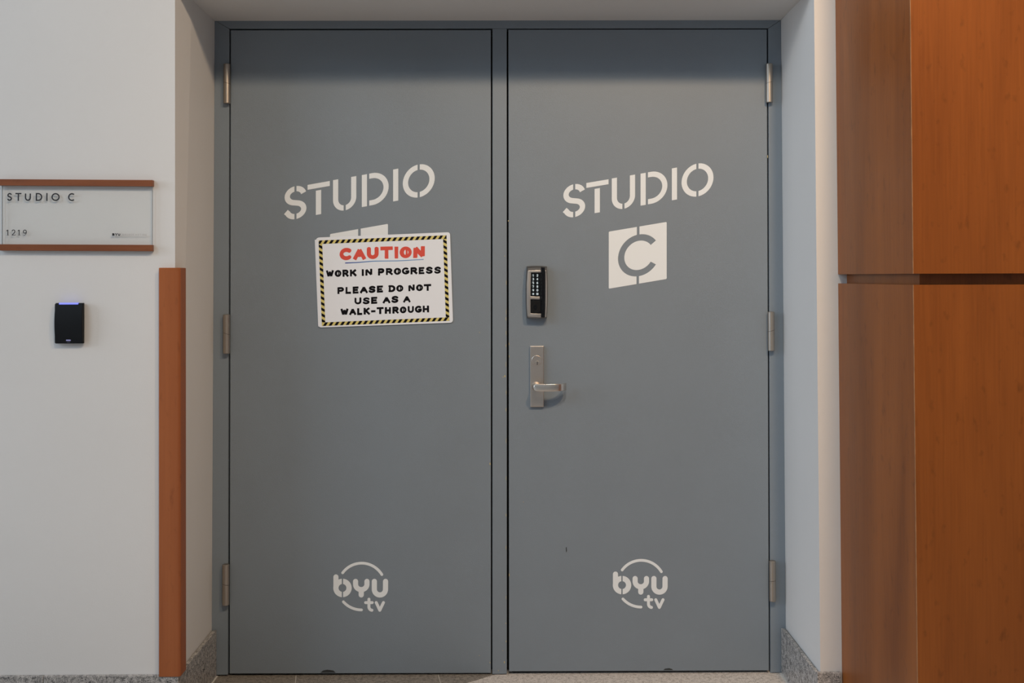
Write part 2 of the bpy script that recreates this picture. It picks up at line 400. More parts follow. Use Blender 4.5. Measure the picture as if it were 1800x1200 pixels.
for (x, y, s, t) in ((887.6, 661, 1.3, 2.0), (861.5, 815, 1.2, 2.2), (886.6, 1163.6, .9, 2.0), (861.3, 1164, .7, 1.4), (889.2, 1095, .6, 1.4), (889.6, 1127, .7, 1.8), (893.8, 388, .8, 1.2),
                     (887, 450, .5, 1.4), (889.5, 720, .5, 4), (889.6, 905, .5, 3), (876, 1178, .5, 1.2), (883.9, 1143, .6, .6), (889.4, 560, .5, 3), (842.6, 1151.6, .8, .6), (1349.4, 275, .6, 2.5), (895, 1010, .5, 3), (843, 584, .9, .5), (889.9, 497, .35, 5), (889.8, 548, .3, 6), (889.7, 585, .35, 4), (889.6, 607, .5, 2.5), (889.5, 640, .3, 6), (894.6, 604, .5, 2), (894.8, 626, .5, 2), (884.2, 662.6, .8, .9), (857.6, 673.6, .5, .6), (889.8, 690, .3, 5), (889.7, 775, .3, 5), (889.6, 840, .3, 4), (889.5, 962, .35, 4), (889.5, 1050, .4, 3), (920, 882, .6, .6)):
    a = random.random()
    chips.append([(x+s*(.8+.4*random.random())*math.cos(a+k*PI/3), y+t*(.8+.4*random.random())*math.sin(a+k*PI/3)) for k in range(6)])
ob('paint_chip', decal(chips, -.0006, .0002), 'chip', fr, label='tiny chips of bare yellowish primer along the paint edges', kind='stuff')

# ------------------------------------------------------------------ doors
DY = .0015
def make_door(name, corners, label):
    pts = [P(*c, DY) for c in corners]
    b = slab(pts, DY, .044, bv=.0015)
    cx = sum(p[0] for p in pts)/4
    d = ob(name, b, 'door', kind='structure', label=label, cat='door', origin=(cx, DY, .004))
    return d
L1 = make_door('door_1', [(405.6, 53.0), (862.9, 52.6), (863.0, 1182.6), (403.6, 1183.6)], 'left grey painted door with studio lettering partly covered by a caution notice')
L2 = make_door('door_2', [(893.6, 52.2), (1348.0, 51.6), (1351.8, 1178.2), (894.8, 1179.8)], 'right grey painted door with keypad lock, lever handle and white square C')
for d, x0, x1, y0 in ((L1, 410, 858, 1182.5), (L2, 900, 1345, 1178.5)):
    p0, p1 = P(x0, y0, .03), P(x1, y0, .03)
    ob('underdoor_shade', box(p0[0], p1[0], .02, .034, .0008, p0[1]+.0003), 'black', d)  # black strip painted in for the shade under the leaf

# stencil lettering, measured on the right door
K = .168
def sp(x, v): return (x, v-K*x)           # slanted stencil space -> picture of the right door (zoomed coordinates)
def stencil_shapes():
    w = 42; o = {}
    s = arc(182, 355, 67, 56, -12, -248, 20)+arc(182, 470, 67, 54, -68, 158, 20)+[(104, 474)]
    sp_ = ribbon(s, 43)
    cut = []
    for q in sp_:
        q = [Vector(v) for v in q]; cy = sum(v.y for v in q)/4
        if 350 < cy < 470: cut.append(q); continue
        for p_, n_ in ((Vector((173, 0)), Vector((-1, 0))), (Vector((190, 0)), Vector((1, 0)))):
            c = clip(q, p_, n_)
            if len(c) > 2: cut.append(c)
    o['S'] = cut
    o['T'] = [[(280, 285), (460, 285), (460, 325), (280, 325)], [(347, 344), (390, 344), (390, 541), (347, 541)]]
    ufull = ribbon([(507.5, 283)]+arc(581, 448, 73.5, 76, 180, 0, 22)+[(654.5, 283)], w)
    o['U'] = [c for x, sg in ((572.5, -1), (589.5, 1)) for c in (clip([Vector(v) for v in q], Vector((x, 0)), Vector((sg, 0))) for q in ufull) if len(c) > 2]
    o['D'] = [[(720, 283), (762, 283), (762, 543), (720, 543)]]+ribbon([(780, 303)]+arc(806, 412, 111, 109, -90, 90, 22)+[(780, 521)], w)
    o['I'] = [[(974, 283), (1016, 283), (1016, 542), (974, 542)]]
    def half(a0, a1, x, sgn):
        return [c for c in (clip([Vector(v) for v in q], Vector((x, 0)), Vector((sgn, 0))) for q in ribbon(arc(1182, 412, 108, 112, a0, a1, 24), 43)) if len(c) > 2]
    o['O'] = half(90, 270, 1172.5, -1)+half(-90, 90, 1190, 1)
    return {k: [[sp(*p) for p in q] for q in v] for k, v in o.items()}
def square_shapes():
    kk = lambda x, v: (x, v-K*(x-690))
    cx, cv, Ro, Ri = 706, 827, 169, 118
    def pt(r, a): return (cx+r*math.cos(math.radians(a)), cv+r*math.sin(math.radians(a)))
    xg0, xg1, xb0, xb1 = 690, 711, 687, 707
    tv, bv = 594, 1057
    at = lambda x: math.degrees(math.acos((x-cx)/Ro))
    a_t0, a_b0 = -at(xg0), at(xb0)
    left = roundpoly([(462, tv), (xg0, tv)], [9, 0])[:] if False else []
    tl = roundpoly([(462, bv), (462, tv), (xg0, tv)], [0, 9, 0])[1:]
    left = tl+[pt(Ro, a_t0+(-(360-at(xb0)-at(xg0)))*i/30) for i in range(31)]+[(xb0, bv)]+roundpoly([(xb0, bv), (462, bv), (462, tv)], [0, 9, 0])[1:-1]
    a1 = -at(xg1) ; a2 = at(xb1)
    right = [(xg1, tv)]+[pt(Ro, a1+(-35-a1)*i/10) for i in range(11)]+[pt(Ri, -35-(290)*i/40) for i in range(41)]+[pt(Ro, 35+(a2-35)*i/10) for i in range(11)]+[(xb1, bv)]
    right += roundpoly([(xb1, bv), (932, bv), (932, tv), (xg1, tv)], [0, 9, 9, 0])[1:-1]
    return [[kk(*p) for p in left], [kk(*p) for p in right]]
ZR = lambda p: (970+p[0]/4.616, 270+p[1]/4.616)            # zoomed coordinates -> photo, right door
ZL = lambda p: (ZR(p)[0]-490, ZR(p)[1]+1.4+(1254-ZR(p)[0])*.0085)
VY = DY-.0006
def logo(d, ox, oy, side):
    Q = lambda polys: [[(ox+v[0]/10, oy+v[1]/10) for v in q] for q in polys]
    top = ribbon(arc(757, 620, 418, 425, 217, 328, 30), 48, 'round'); low = ribbon(arc(757, 620, 418, 396, 140.2, 90.4, 16), 48, 'round')
    lg = ob('station_logo', decal(Q(top+low), VY), 'vinyl', d, label='white round station logo low on the %s door' % side)
    bl_ = ribbon([(305, 437), (305, 630)], 90, 'round')[:1]+[[(305+45*math.cos(t*PI/12), 437-45*math.sin(t*PI/12)) for t in range(13)]]
    hl = [clip([Vector(v) for v in q], Vector((408, 0)), Vector((-1, 0))) for q in ribbon(arc(420, 630, 115.5, 115.5, 90, 270, 24), 93)]
    hr = [clip([Vector(v) for v in q], Vector((431, 0)), Vector((1, 0))) for q in ribbon(arc(420, 630, 115.5, 115.5, -90, 90, 24), 93)]
    for nm, pl in (('b', bl_+[c for c in hl+hr if len(c) > 2]),
                   ('Y', ribbon([(650, 515)]+arc(750, 565, 100, 95, 180, 0, 18)+[(850, 515)], 90, 'round')+ribbon([(750, 665), (750, 752)], 92, 'round')),
                   ('U', ribbon([(980, 515)]+arc(1078, 655, 98, 98, 180, 0, 18)+[(1177, 515)], 91, 'round')),
                   ('t', ribbon([(885, 828), (885, 960)]+arc(942, 962, 57, 60, 180, 95, 8), 52, 'round')+ribbon([(827, 888), (942, 888)], 52, 'round')),
                   ('v', ribbon([(1013, 887), (1076, 1022)], 52, 'round')+ribbon([(1140, 887), (1076, 1022)], 52, 'round'))):
        ob('logo_letter', decal(Q(pl), VY), 'vinyl', lg, label='logo letter %s' % nm)
for d, Z, side in ((L1, ZL, 'left'), (L2, ZR, 'right')):
    for ch, pl in stencil_shapes().items():
        ob('stencil_letter', decal([[Z(p) for p in q] for q in pl], VY), 'vinyl', d, label='slanted white stencil letter %s' % ch)
    off = (0, 1.3) if side == 'left' else (0, 0)
    ob('stencil_square', decal([[(Z(p)[0]+off[0], Z(p)[1]+off[1]) for p in q] for q in square_shapes()], VY), 'vinyl', d,
       label='slanted white square with a cut-out letter C')
logo(L1, 560, 970, 'left'); logo(L2, 1051.4, 965, 'right')
for d, pts in ((L1, [(563, 1182), (568, 1178), (575, 1176.6), (586, 1178), (590, 1182)]), (L2, [(1166, 1177.4), (1169, 1174.8), (1176, 1174), (1181, 1175.4), (1183, 1177.4)])):
    ob('scuff_mark', decal([pts], DY-.0004, .0002), 'scuff', d, label='dark scuff at the bottom edge of the door')
ob('scuff_mark', decal([[(994.6, 962), (996, 961), (996.6, 968), (995, 971)]], DY-.0004, .0002), 'scuff', L2, label='small dark mark low on the door')

# hinges: slant-jointed two-knuckle barrels
def hinge(d, xa, xb, ya, yb, slant):
    Y = -.0125
    (X0, z1), (X1, z0) = P(xa, ya, Y), P(xb, yb, Y); cx = (X0+X1)/2; r = min((X1-X0)/2, .0122); zm = (z0+z1)/2+.002
    h = empty('hinge', (cx, Y, z0), parent=d, label='satin brown metal barrel hinge')
    n = 28
    def ring(z, s, rr): return [(cx+rr*math.cos(2*PI*i/n), Y+rr*math.sin(2*PI*i/n), z+s*rr*math.cos(2*PI*i/n)) for i in range(n)]
    ob('knuckle', loft([ring(z0, 0, r*.86), ring(z0+.0015, 0, r), ring(zm-.0006, slant, r)]), 'hinge', h, smooth=True)
    ob('knuckle', loft([ring(zm+.0006, slant, r), ring(z1-.0015, 0, r), ring(z1, 0, r*.86)]), 'hinge', h, smooth=True)
    ob('hinge_pin', loft([ring(z0+.004, 0, r*.9), ring(z1-.004, 0, r*.9)]), 'hinge_dark', h)
    s_ = 1 if slant < 0 else -1
    ob('hinge_leaf', box(cx-.0035, cx+.0035, Y+r*.6, .03, z0+.001, z1-.001), 'hinge_dark', h)
hinge(L1, 393, 405, 112.3, 182, -.32); hinge(L1, 392, 404.4, 552.5, 621.3, -.32); hinge(L1, 390.6, 403.4, 991.5, 1063, -.2)
hinge(L2, 1346, 1358.4, 112, 180.3, .30); hinge(L2, 1349.5, 1361.5, 547.6, 616.4, .30); hinge(L2, 1352, 1364, 985.2, 1056.4, .2)

# ------------------------------------------------------------------ lever handle set (part of the right door)
def px_rr(x0, x1, y0, y1, r, Y, n=6):     # rounded rectangle from photo extents on plane Y
    a, c = P(x0, y1, Y), P(x1, y0, Y); return rrect(a[0], c[0], a[1], c[1], r, n)
cxh, czh = P(943.5, 681, -.012)
hs = ob('lever_handle_set', (lambda: (lambda b: b)(loft([[(x, y, z) for x, z in px_rr(932+e, 955.8-e, 607.8+e, 715-e, .0015, y, 3)] for y, e in ((DY, 0), (-.009, 0), (-.0115, .35), (-.0122, 1.0))])))(), 'steel', L2,
        label='brushed steel escutcheon with lock cylinder and lever', origin=(cxh, 0, P(944, 715, 0)[1]))
ccx, ccz = P(943.2, 633.5, -.013)
ob('lock_cylinder', loft([[(ccx+r*math.cos(2*PI*i/40), y, ccz+r*math.sin(2*PI*i/40)) for i in range(40)] for y, r in ((-.0125, .0182), (-.0138, .0180), (-.0144, .0170), (-.0138, .0164), (-.0138, .001))]), 'steel', hs, smooth=True)
kx, kz = P(944.3, 638, -.014)
ob('key_plug', cyl(kx, kz, -.0158, -.0137, .0074, .0078, 28), 'steel', hs, smooth=True)
ob('keyway', slab([(kx+x*.001, kz+z*.001) for x, z in ((-1.6, -5.5), (1.0, -5.5), (1.4, -1), (.3, .5), (1.7, 2), (1.0, 5.2), (-1.0, 5.2), (-.3, 1), (-1.3, -.5), (-.6, -2.5))], -.0160, .0008), 'black', hs)
mx_, mz_ = P(943, 626.5, -.014)
ob('stamped_mark', (lambda b: b)(loft([[(mx_+r*math.cos(2*PI*i/24), y, mz_+.55*r*math.sin(2*PI*i/24)) for i in range(24)] for y, r in ((-.0139, .0062), (-.0146, .0058), (-.0146, .0044), (-.0141, .0040))])), 'steel', hs)
# hub
hx, hz = P(943, 680.5, -.04)
def ringY(cx, cz, r, y, n=32): return [(cx+r*math.cos(2*PI*i/n), y, cz+r*math.sin(2*PI*i/n)) for i in range(n)]
ob('lever_hub', loft([ringY(hx, hz, .0165, -.012), ringY(hx, hz, .0160, -.018), ringY(hx, hz, .0125, -.030), ringY(hx, hz, .0115, -.050)]), 'steel', hs, smooth=True)
# lever: flat bar swept in plan, tip returning to the door
def lever():
    Yf = -.064; xs = P(938.2, 681, Yf)[0]; xe = P(1001.0, 681, -.035)[0]; zc = P(960, 681.1, Yf)[1]; hh = .0128; th = .0065
    path = [(xs, -.0585), (xs+.004, -.0605), (xs+.010, -.0625), (xs+.022, -.0645), (xs+.040, -.0662), (xs+.058, -.0668), (xs+.074, -.0655), (xs+.088, -.0615), (xs+.098, -.0555), (xs+.106, -.0465), (xs+.1105, -.037), (xs+.1115, -.029)]
    path = spline(path, 4); rings = []; n = len(path)
    L0 = 0
    for i, (x, y) in enumerate(path):
        a = path[max(0, i-1)]; c = path[min(n-1, i+1)]; t = Vector((c[0]-a[0], c[1]-a[1])).normalized(); nn = Vector((-t.y, t.x))
        if i: L0 += (Vector(path[i])-Vector(path[i-1])).length
        h = hh*math.sqrt(max(.02, 1-(1-min(1, L0/.012))**2)) if L0 < .012 else hh
        e = .0022; ring = []
        for sx, sz in ((-1, -1), (1, -1), (1, 1), (-1, 1)):   # rounded rectangle section
            for k in range(4):
                th0 = {(-1, -1): 180, (1, -1): 270, (1, 1): 0, (-1, 1): 90}[(sx, sz)]+30*k
                o_ = sx*(th/2-e)+e*math.cos(math.radians(th0)); z_ = sz*max(h-e, .0002)+min(e, h)*math.sin(math.radians(th0))
                ring.append((x+nn.x*o_, y+nn.y*o_, zc+z_))
        rings.append(ring)
    return loft(rings)
ob('lever', lever(), 'steel_h', hs, smooth=True)

# ------------------------------------------------------------------ keypad lock (part of the right door)
def bulge(x0, x1, y0, y1, b, Y, n=10, rc=1.6, bt=1.0):     # outline with slightly bowed sides, photo extents on plane Y
    pts = []
    for i in range(n+1): t = i/n; pts.append((x0+b*(2*t-1)**2 if False else x0+b*((2*t-1)**2), y0+(y1-y0)*t))
    left = pts; right = [(x1-b*((2*t/n-1)**2), y1-(y1-y0)*t/n) for t in range(n+1)]
    bot = [(left[-1][0]+(right[0][0]-left[-1][0])*k/4, y1+bt*(1-(2*k/4-1)**2)) for k in range(1, 4)]
    tp = [(right[-1][0]+(left[0][0]-right[-1][0])*k/4, y0-bt*(1-(2*k/4-1)**2)) for k in range(1, 4)]
    return [P(x, y, Y) for x, y in left+bot+right+tp]
kb = loft([[(x, Y, z) for x, z in bulge(x0, x1, y0, y1, bb, Y)] for x0, x1, y0, y1, bb, Y in
           ((924.0, 962.6, 468.0, 558.6, 1.8, DY), (923.9, 963.0, 467.8, 559, 1.8, -.012), (924.6, 962.9, 468.6, 558.8, 1.8, -.024), (926.4, 962, 471.5, 558.0, 1.6, -.032))])
kl = ob('keypad_lock', kb, 'gunmetal', L2, label='electronic keypad lock in brushed metal housing with black slot', smooth=True, origin=(P(943, 559, 0)[0], DY, P(943, 559, 0)[1]))
KY = -.0345
ob('bezel', slab([P(x, y, KY) for x, y in roundpoly([(927.6, 475.4), (950.6, 474.6), (950.6, 478.6), (933.4, 478.8), (932.6, 520.8), (949.0, 521.2), (949.0, 526.0), (932.4, 525.6), (932.6, 550.6), (951.0, 551.4), (951.0, 557.6), (927.4, 556.2), (926.0, 540), (925.8, 500)], [2, .5, .5, .5, .5, 1, 1, .5, 2, .5, .5, 2, 3, 3], 3)], KY, .0035, bv=.0006), 'steel', kl, label='silver front bezel', smooth=True)
ob('card_slot', loft([[(*((P(x, y, Y)[0], Y)), P(x, y, Y)[1]) for x, y in ((950.9+e, 469+e), (958.0-e, 469.5+e), (958.6-e, 478), (958.4-e, 540), (957.6-e, 558-e), (950.9+e, 558-e))] for Y, e in ((-.030, 0), (-.0375, .2), (-.040, 1.2))]), 'gloss_black', kl, label='glossy black card swipe slot')
ob('side_rail', slab([P(x, y, -.0355) for x, y in ((958.7, 475.5), (960.2, 475.6), (961.6, 500), (961.4, 535), (960.2, 557), (958.2, 557.2), (958.8, 535), (959, 500))], -.0355, .0045, bv=.0004), 'steel', kl)
ob('key_panel', slab([P(x, y, -.0335) for x, y in ((932.8, 478.4), (950.9, 478.4), (950.9, 551), (932.8, 551))], -.0335, .002), 'gloss_black', kl, label='black key panel')
fx = roundpoly([(933.6, 528.6), (949.4, 528.2), (949.8, 548), (941.5, 550.8), (933.4, 549.2)], [2, 2, 3, 4, 3], 3)
ob('cylinder_cover', slab([P(x, y, -.0352) for x, y in fx], -.0352, .002, bv=.0004), 'plastic', kl, label='black cover over the lock cylinder')
ob('cover_recess', slab([P(941+3*math.cos(t*PI/10), 540+4.6*math.sin(t*PI/10), -.0358) for t in range(20)], -.0358, .0006), 'gloss_black', kl)

# ------------------------------------------------------------------ stroke lettering (unit box, y up)
G = {
 'A': [[(0, 0), (.5, 1), (1, 0)], [(.2, .32), (.8, .32)]],
 'B': [[(.08, 0), (.08, 1)], [(.08, 1)]+arc(.55, .76, .33, .24, 90, -90, 8)+[(.08, .52)], [(.08, .52)]+arc(.58, .26, .38, .26, 90, -90, 8)+[(.08, 0)]],
 'C': [arc(.56, .5, .56, .5, 52, 308, 18)],
 'D': [[(.08, 0), (.08, 1)], [(.08, 1)]+arc(.42, .5, .56, .5, 90, -90, 14)+[(.08, 0)]],
 'E': [[(.9, 1), (.08, 1), (.08, 0), (.9, 0)], [(.08, .52), (.75, .52)]],
 'G': [arc(.54, .5, .54, .5, 55, 330, 18)+[(1, .42), (.62, .42)]],
 'H': [[(.08, 0), (.08, 1)], [(.92, 0), (.92, 1)], [(.08, .5), (.92, .5)]],
 'I': [[(.5, 0), (.5, 1)]],
 'K': [[(.08, 0), (.08, 1)], [(.9, 1), (.1, .42)], [(.35, .6), (.95, 0)]],
 'L': [[(.1, 1), (.1, 0), (.92, 0)]],
 'N': [[(.08, 0), (.08, 1), (.92, 0), (.92, 1)]],
 'O': [arc(.5, .5, .5, .5, 0, 360, 24)],
 'P': [[(.08, 0), (.08, 1)], [(.08, 1)]+arc(.55, .72, .38, .28, 90, -90, 8)+[(.08, .44)]],
 'R': [[(.08, 0), (.08, 1)], [(.08, 1)]+arc(.55, .74, .34, .26, 90, -90, 8)+[(.08, .48)], [(.45, .48), (.95, 0)]],
 'S': [spline([(.92, .84), (.72, .97), (.42, .99), (.14, .86), (.12, .66), (.34, .54), (.66, .46), (.9, .32), (.86, .12), (.56, 0), (.26, .02), (.04, .16)], 4)],
 'T': [[(0, 1), (1, 1)], [(.5, 1), (.5, 0)]],
 'U': [[(.06, 1), (.06, .45)]+arc(.5, .42, .44, .42, 180, 360, 12)+[(.94, 1)]],
 'W': [[(0, 1), (.27, 0), (.5, .9), (.73, 0), (1, 1)]],
 'Y': [[(0, 1), (.5, .45), (1, 1)], [(.5, .45), (.5, 0)]],
 '-': [[(.05, .45), (.95, .45)]],
 '0': [arc(.5, .5, .42, .5, 0, 360, 16)],
 '1': [[(.2, .78), (.55, 1), (.55, 0)]],
 '2': [spline([(.1, .78), (.3, .98), (.65, .98), (.85, .75), (.7, .48), (.1, 0)], 4)+[(.92, 0)]],
 '3': [spline([(.12, .9), (.5, 1), (.82, .8), (.55, .54), (.88, .3), (.5, 0), (.1, .1)], 4)],
 '4': [[(.95, .28), (.05, .28), (.7, 1), (.7, 0)]],
 '5': [[(.85, 1), (.2, 1), (.15, .55)]+arc(.48, .3, .38, .3, 110, -130, 10)],
 '6': [spline([(.8, .98), (.35, .8), (.12, .35), (.5, 0), (.86, .3), (.5, .58), (.16, .36)], 4)],
 '7': [[(.08, 1), (.92, 1), (.4, 0)]],
 '8': [arc(.5, .75, .32, .25, -90, 270, 14), arc(.5, .26, .38, .26, 90, 450, 14)],
 '9': [arc(.5, .68, .36, .31, 0, 360, 14), spline([(.86, .68), (.78, .3), (.4, 0)], 4)],
}
WD = {'I': .34, '-': .72, 'W': 1.12, 'L': .85, 'E': .9, 'P': .95, 'T': 1.05, 'S': .98}
def line_text(text, x0, x1, ya, yb, h, w, gap=.22, brush=False, sxx=None):
    """text fitted between photo x0..x1 on a baseline from (x0,ya) to (x1,yb)"""
    ws = [WD.get(c, 1.0) for c in text]; tot = sum(ws)+gap*(len(text)-1); k = (x1-x0)/tot; x = x0; polys = []
    for c, wd in zip(text, ws):
        cx0, cx1 = x+w/2, x+wd*k-w/2
        if cx1 < cx0: cx0 = cx1 = x+wd*k/2
        for st in G[c]:
            def tf(p, j=(0, 0)):
                X = cx0+p[0]*(cx1-cx0)+j[0]; base = ya+(yb-ya)*(X-x0)/(x1-x0)
                return (X, base-w/2-p[1]*(h-w)+j[1])
            if brush:
                for r in range(2):
                    j = (random.uniform(-.11, .11)*w, random.uniform(-.11, .11)*w)
                    rnd = len(st) > 6
                    pts = [tf(p, j) for p in st]
                    if c == 'O':           # pointed inner counter, heavier sides with a dry hairline in the right one
                        if r == 0: polys += ribbon([tf(p) for p in st], w*.95)
                        else:
                            e = w/(cx1-cx0+.01)
                            polys += ribbon([tf(p) for p in arc(.5, .5, .5-e*.42, .46, 95, 265, 12)], w*.7)
                            polys += ribbon([tf(p) for p in arc(.5, .5, .5-e*.98, .44, -75, 75, 12)], w*.55)
                        continue
                    a = random.uniform(.90, 1.12)*w; b2 = random.uniform(.90, 1.12)*w
                    polys += ribbon(pts, a, 'flat', b2, ext=w*.42) if len(st) < 6 else ribbon(pts, a, 'round', b2)
            else:
                polys += ribbon([tf(p) for p in st], w, 'flat', ext=w*(.5 if len(st) < 4 else .1))
        x += (wd+gap)*k
    return polys

# keypad digits
rows = [(1, 2), (3, 4), (5, 6), (7, 8), (9, 0)]
for r in range(6):
    for c in range(2):
        x = 937.3+7.3*c; y = 484.0+6.48*r
        q = [P(x+2.9*math.cos(2*PI*k/16), y+2.9*math.sin(2*PI*k/16), -.0343) for k in range(16)]
        key = ob('key', slab(q, -.0346, .0013), 'key', kl)
        if r < 5: pl = line_text(str(rows[r][c]), x-1.75, x+1.75, y+2.15, y+2.15, 4.3, .92)
        elif c == 0: pl = [[(x+1.7*math.cos(a)+.5*math.cos(a+PI/2)*s, y+1.7*math.sin(a)+.5*math.sin(a+PI/2)*s) for a, s in ((a_, 1), (a_, -1), (a_+PI, 1), (a_+PI, -1))] for a_ in (PI/2, PI/6, 5*PI/6)]
        else: pl = ribbon([(x-.9, y-2), (x-.9, y+2)], .8)+ribbon([(x+.9, y-2), (x+.9, y+2)], .8)+ribbon([(x-2, y-.8), (x+2, y-.8)], .8)+ribbon([(x-2, y+.9), (x+2, y+.9)], .8)
        ob('key_symbol', decal(pl, -.0349, .0002), 'digit', key)

# ------------------------------------------------------------------ caution sheet taped on the left door
bs = decal([[(553.3, 421.3), (600, 418.6), (640, 417.5), (640, 571.5), (600, 573), (559.2, 573.6)]], -.0012, .0008)
ob('backing_sheet', bs, 'paper', None, 'plain white sheet peeking out behind the left edge of the caution notice', 'paper', origin=(P(600, 573, 0)[0], -.0012, P(600, 573, 0)[1]))
front = roundpoly([(555.0, 417.4), (791.0, 407.9), (796.3, 567.0), (559.4, 575.6)], [7, 5, 6, 6], 6)
SY = -.0026
cs = ob('caution_sign', decal([front], SY, .0010), 'paper', None, 'white laminated caution notice with striped yellow and black border on the left door', 'sign', origin=(P(677, 571, 0)[0], SY, P(677, 571, 0)[1]))
TY = SY-.0003
o4 = [Vector(v) for v in ((560.0, 422.6), (784.9, 413.4), (790.0, 563.6), (565.8, 572.8))]
def lerp(a, b, t): return a+(b-a)*t
def bil(u, v): return lerp(lerp(o4[0], o4[1], u), lerp(o4[3], o4[2], u), v)
wu, wv = 6.2/225, 6.2/150
yel = [[bil(0, 0), bil(1, 0), bil(1, wv), bil(0, wv)], [bil(0, 1-wv), bil(1, 1-wv), bil(1, 1), bil(0, 1)], [bil(0, wv), bil(wu, wv), bil(wu, 1-wv), bil(0, 1-wv)], [bil(1-wu, wv), bil(1, wv), bil(1, 1-wv), bil(1-wu, 1-wv)]]
blk = []
def cliprect(q, u0, u1, v0, v1):
    q = [Vector(p) for p in q]
    for p_, n_ in ((Vector((u0, 0)), Vector((1, 0))), (Vector((u1, 0)), Vector((-1, 0))), (Vector((0, v0)), Vector((0, 1))), (Vector((0, v1)), Vector((0, -1)))):
        if len(q) > 2: q = clip(q, p_, n_)
    return q
for k in range(-1, 24):
    for v0, v1, ph in ((0, wv, 2.5), (1-wv, 1, 6.6)):
        a = (ph-5+10.1*k)/225; s = 5.2/225; l = 4.4/225
        q = cliprect([(a+l, v0), (a+l+s, v0), (a+s, v1), (a, v1)], 0, 1, v0, v1)
        if len(q) > 2: blk.append([bil(*p) for p in q])
for k in range(-1, 16):
    for u0, u1 in ((0, wu), (1-wu, 1)):
        a = (-3.4+10.05*k)/150; s = 5.0/150; l = 3.8/150
        q = cliprect([(u0, a), (u1, a+l), (u1, a+l+s), (u0, a+s)], u0, u1, wv, 1-wv)
        if len(q) > 2: blk.append([bil(*p) for p in q])
ob('border_band', decal(yel, TY, .0002), 'yellow', cs, label='yellow band of the striped border')
ob('border_stripes', decal(blk, TY-.0002, .0002), 'ink', cs, label='slanted black stripes of the border')
def brush_word(words, mat_, h, w, label, gap=.12):
    for t, x0, x1, ya, yb in words:
        ob('lettering', decal(line_text(t, x0, x1, ya, yb, h, w, gap, True), TY, .0002), mat_, cs, label=label+' '+t)
brush_word([('CAUTION', 597.2, 747.5, 457.0, 452.6)], 'red', 20.6, 6.0, 'red brush lettering', .10)
brush_word([('WORK', 573.5, 626.8, 487.3, 485.4), ('IN', 635.6, 655, 485.0, 484.3), ('PROGRESS', 664, 775.2, 484.0, 480.2)], 'ink', 12.2, 3.3, 'black brush lettering')
brush_word([('PLEASE', 592.8, 673.9, 516.8, 513.8), ('DO', 682.4, 709, 513.4, 512.4), ('NOT', 717.4, 758, 512.2, 510.8)], 'ink', 12.0, 3.3, 'black brush lettering')
brush_word([('USE', 622.6, 664, 535.0, 533.4), ('AS', 672.6, 700.6, 533.0, 532.0), ('A', 708.8, 721.6, 531.6, 531.2)], 'ink', 12.0, 3.3, 'black brush lettering')
brush_word([('WALK-THROUGH', 599, 754.6, 554.4, 548.8)], 'ink', 12.0, 3.3, 'black brush lettering')
ob('underline', decal(ribbon(spline([(607.4, 462.0), (630, 461.0), (655, 459.0), (672, 458.6), (700, 458.2), (722, 457.0), (744.2, 455.8)], 4), 1.8, 'round', 1.3), TY, .0002), 'marker', cs, label='blue pen underline')

# ------------------------------------------------------------------ room sign on the left wall
rsx, rsz = P(135, 441, WY)
rs = empty('room_sign', (rsx, WY, rsz), 'clear panel room sign held between two cherry wood bars on the left wall', 'sign')
BY = WY-.017
def bar(x0, x1, ya, yb, za, zb):
    a, b_, c, d_ = P(x0, ya, BY), P(x1, yb, BY), P(x1, zb, BY), P(x0, za, BY)
    return slab([a, b_, c, d_], BY, .0165, bv=.001)
ob('wood_bar', bar(-2.5, 267.8, 314.6, 316.2, 325.8, 327.4), 'cherry_bar', rs)
ob('wood_bar', bar(-2.5, 267.2, 429.0, 430.2, 440.2, 441.4), 'cherry_bar', rs)
PY = WY-.0085
ob('clear_panel', quad([(3.6, 325), (268.6, 326.6), (268.2, 431), (3.6, 430)], .003, PY), 'clear', rs, label='clear acrylic panel')
ob('panel_edge', quad([(3.0, 325.8), (4.4, 325.8), (4.4, 429.6), (3.0, 429.6)], .003, PY), 'acr_edge', rs)
ob('panel_edge', quad([(267.6, 327), (268.5, 327), (268.2, 430.6), (267.3, 430.6)], .003, PY), 'acr_edge', rs)
LY = PY-.0004
def sans(items, ya, h, w, slope=.004):
    pl = []
    for t, x0, x1 in items:
        save = WD.get(t); WD[t] = 1.0
        pl += line_text(t, x0, x1, ya+slope*x0, ya+slope*x1, h, w)
        if save is None: WD.pop(t)
        else: WD[t] = save
    return pl
ob('room_name', decal(sans([('C', 119.6, 132)], 352.8, 13.9, 2.3, .0035), LY, .0002), 'text_dark', rs, label='dark lettering C')
ob('room_name', decal(sans([('S', 12.2, 21.6), ('T', 27, 37.6), ('U', 43.2, 55), ('D', 62, 74.6), ('I', 81, 84), ('O', 90.4, 105)], 352.8, 13.9, 2.3, .0035), LY, .0002), 'text_dark', rs, label='dark lettering STUDIO')
num = []
def serif1(x): return ribbon([(x+.2, 406.0), (x+2.6, 404.0), (x+2.6, 413.4)], 1.5)+ribbon([(x+.4, 413.2), (x+4.8, 413.2)], .6)
num += serif1(11.2)+serif1(31.2)
num += ribbon(spline([(21, 406.4), (22.4, 404.3), (25.0, 404.4), (26.2, 406.6), (24.8, 409.4), (21, 413.2)], 4), 1.4)+ribbon([(20.8, 413.1), (27, 413.1), (27.2, 412)], .9)
num += ribbon(arc(43.7, 407, 2.6, 2.8, 0, 360, 14), 1.4)+ribbon(spline([(46.4, 407), (46, 410.4), (43.8, 412.8), (41.2, 414)], 4), 1.1, 'flat', .6)
ob('room_number', decal(num, LY, .0002), 'text_dark', rs, label='dark serif numerals 1219')
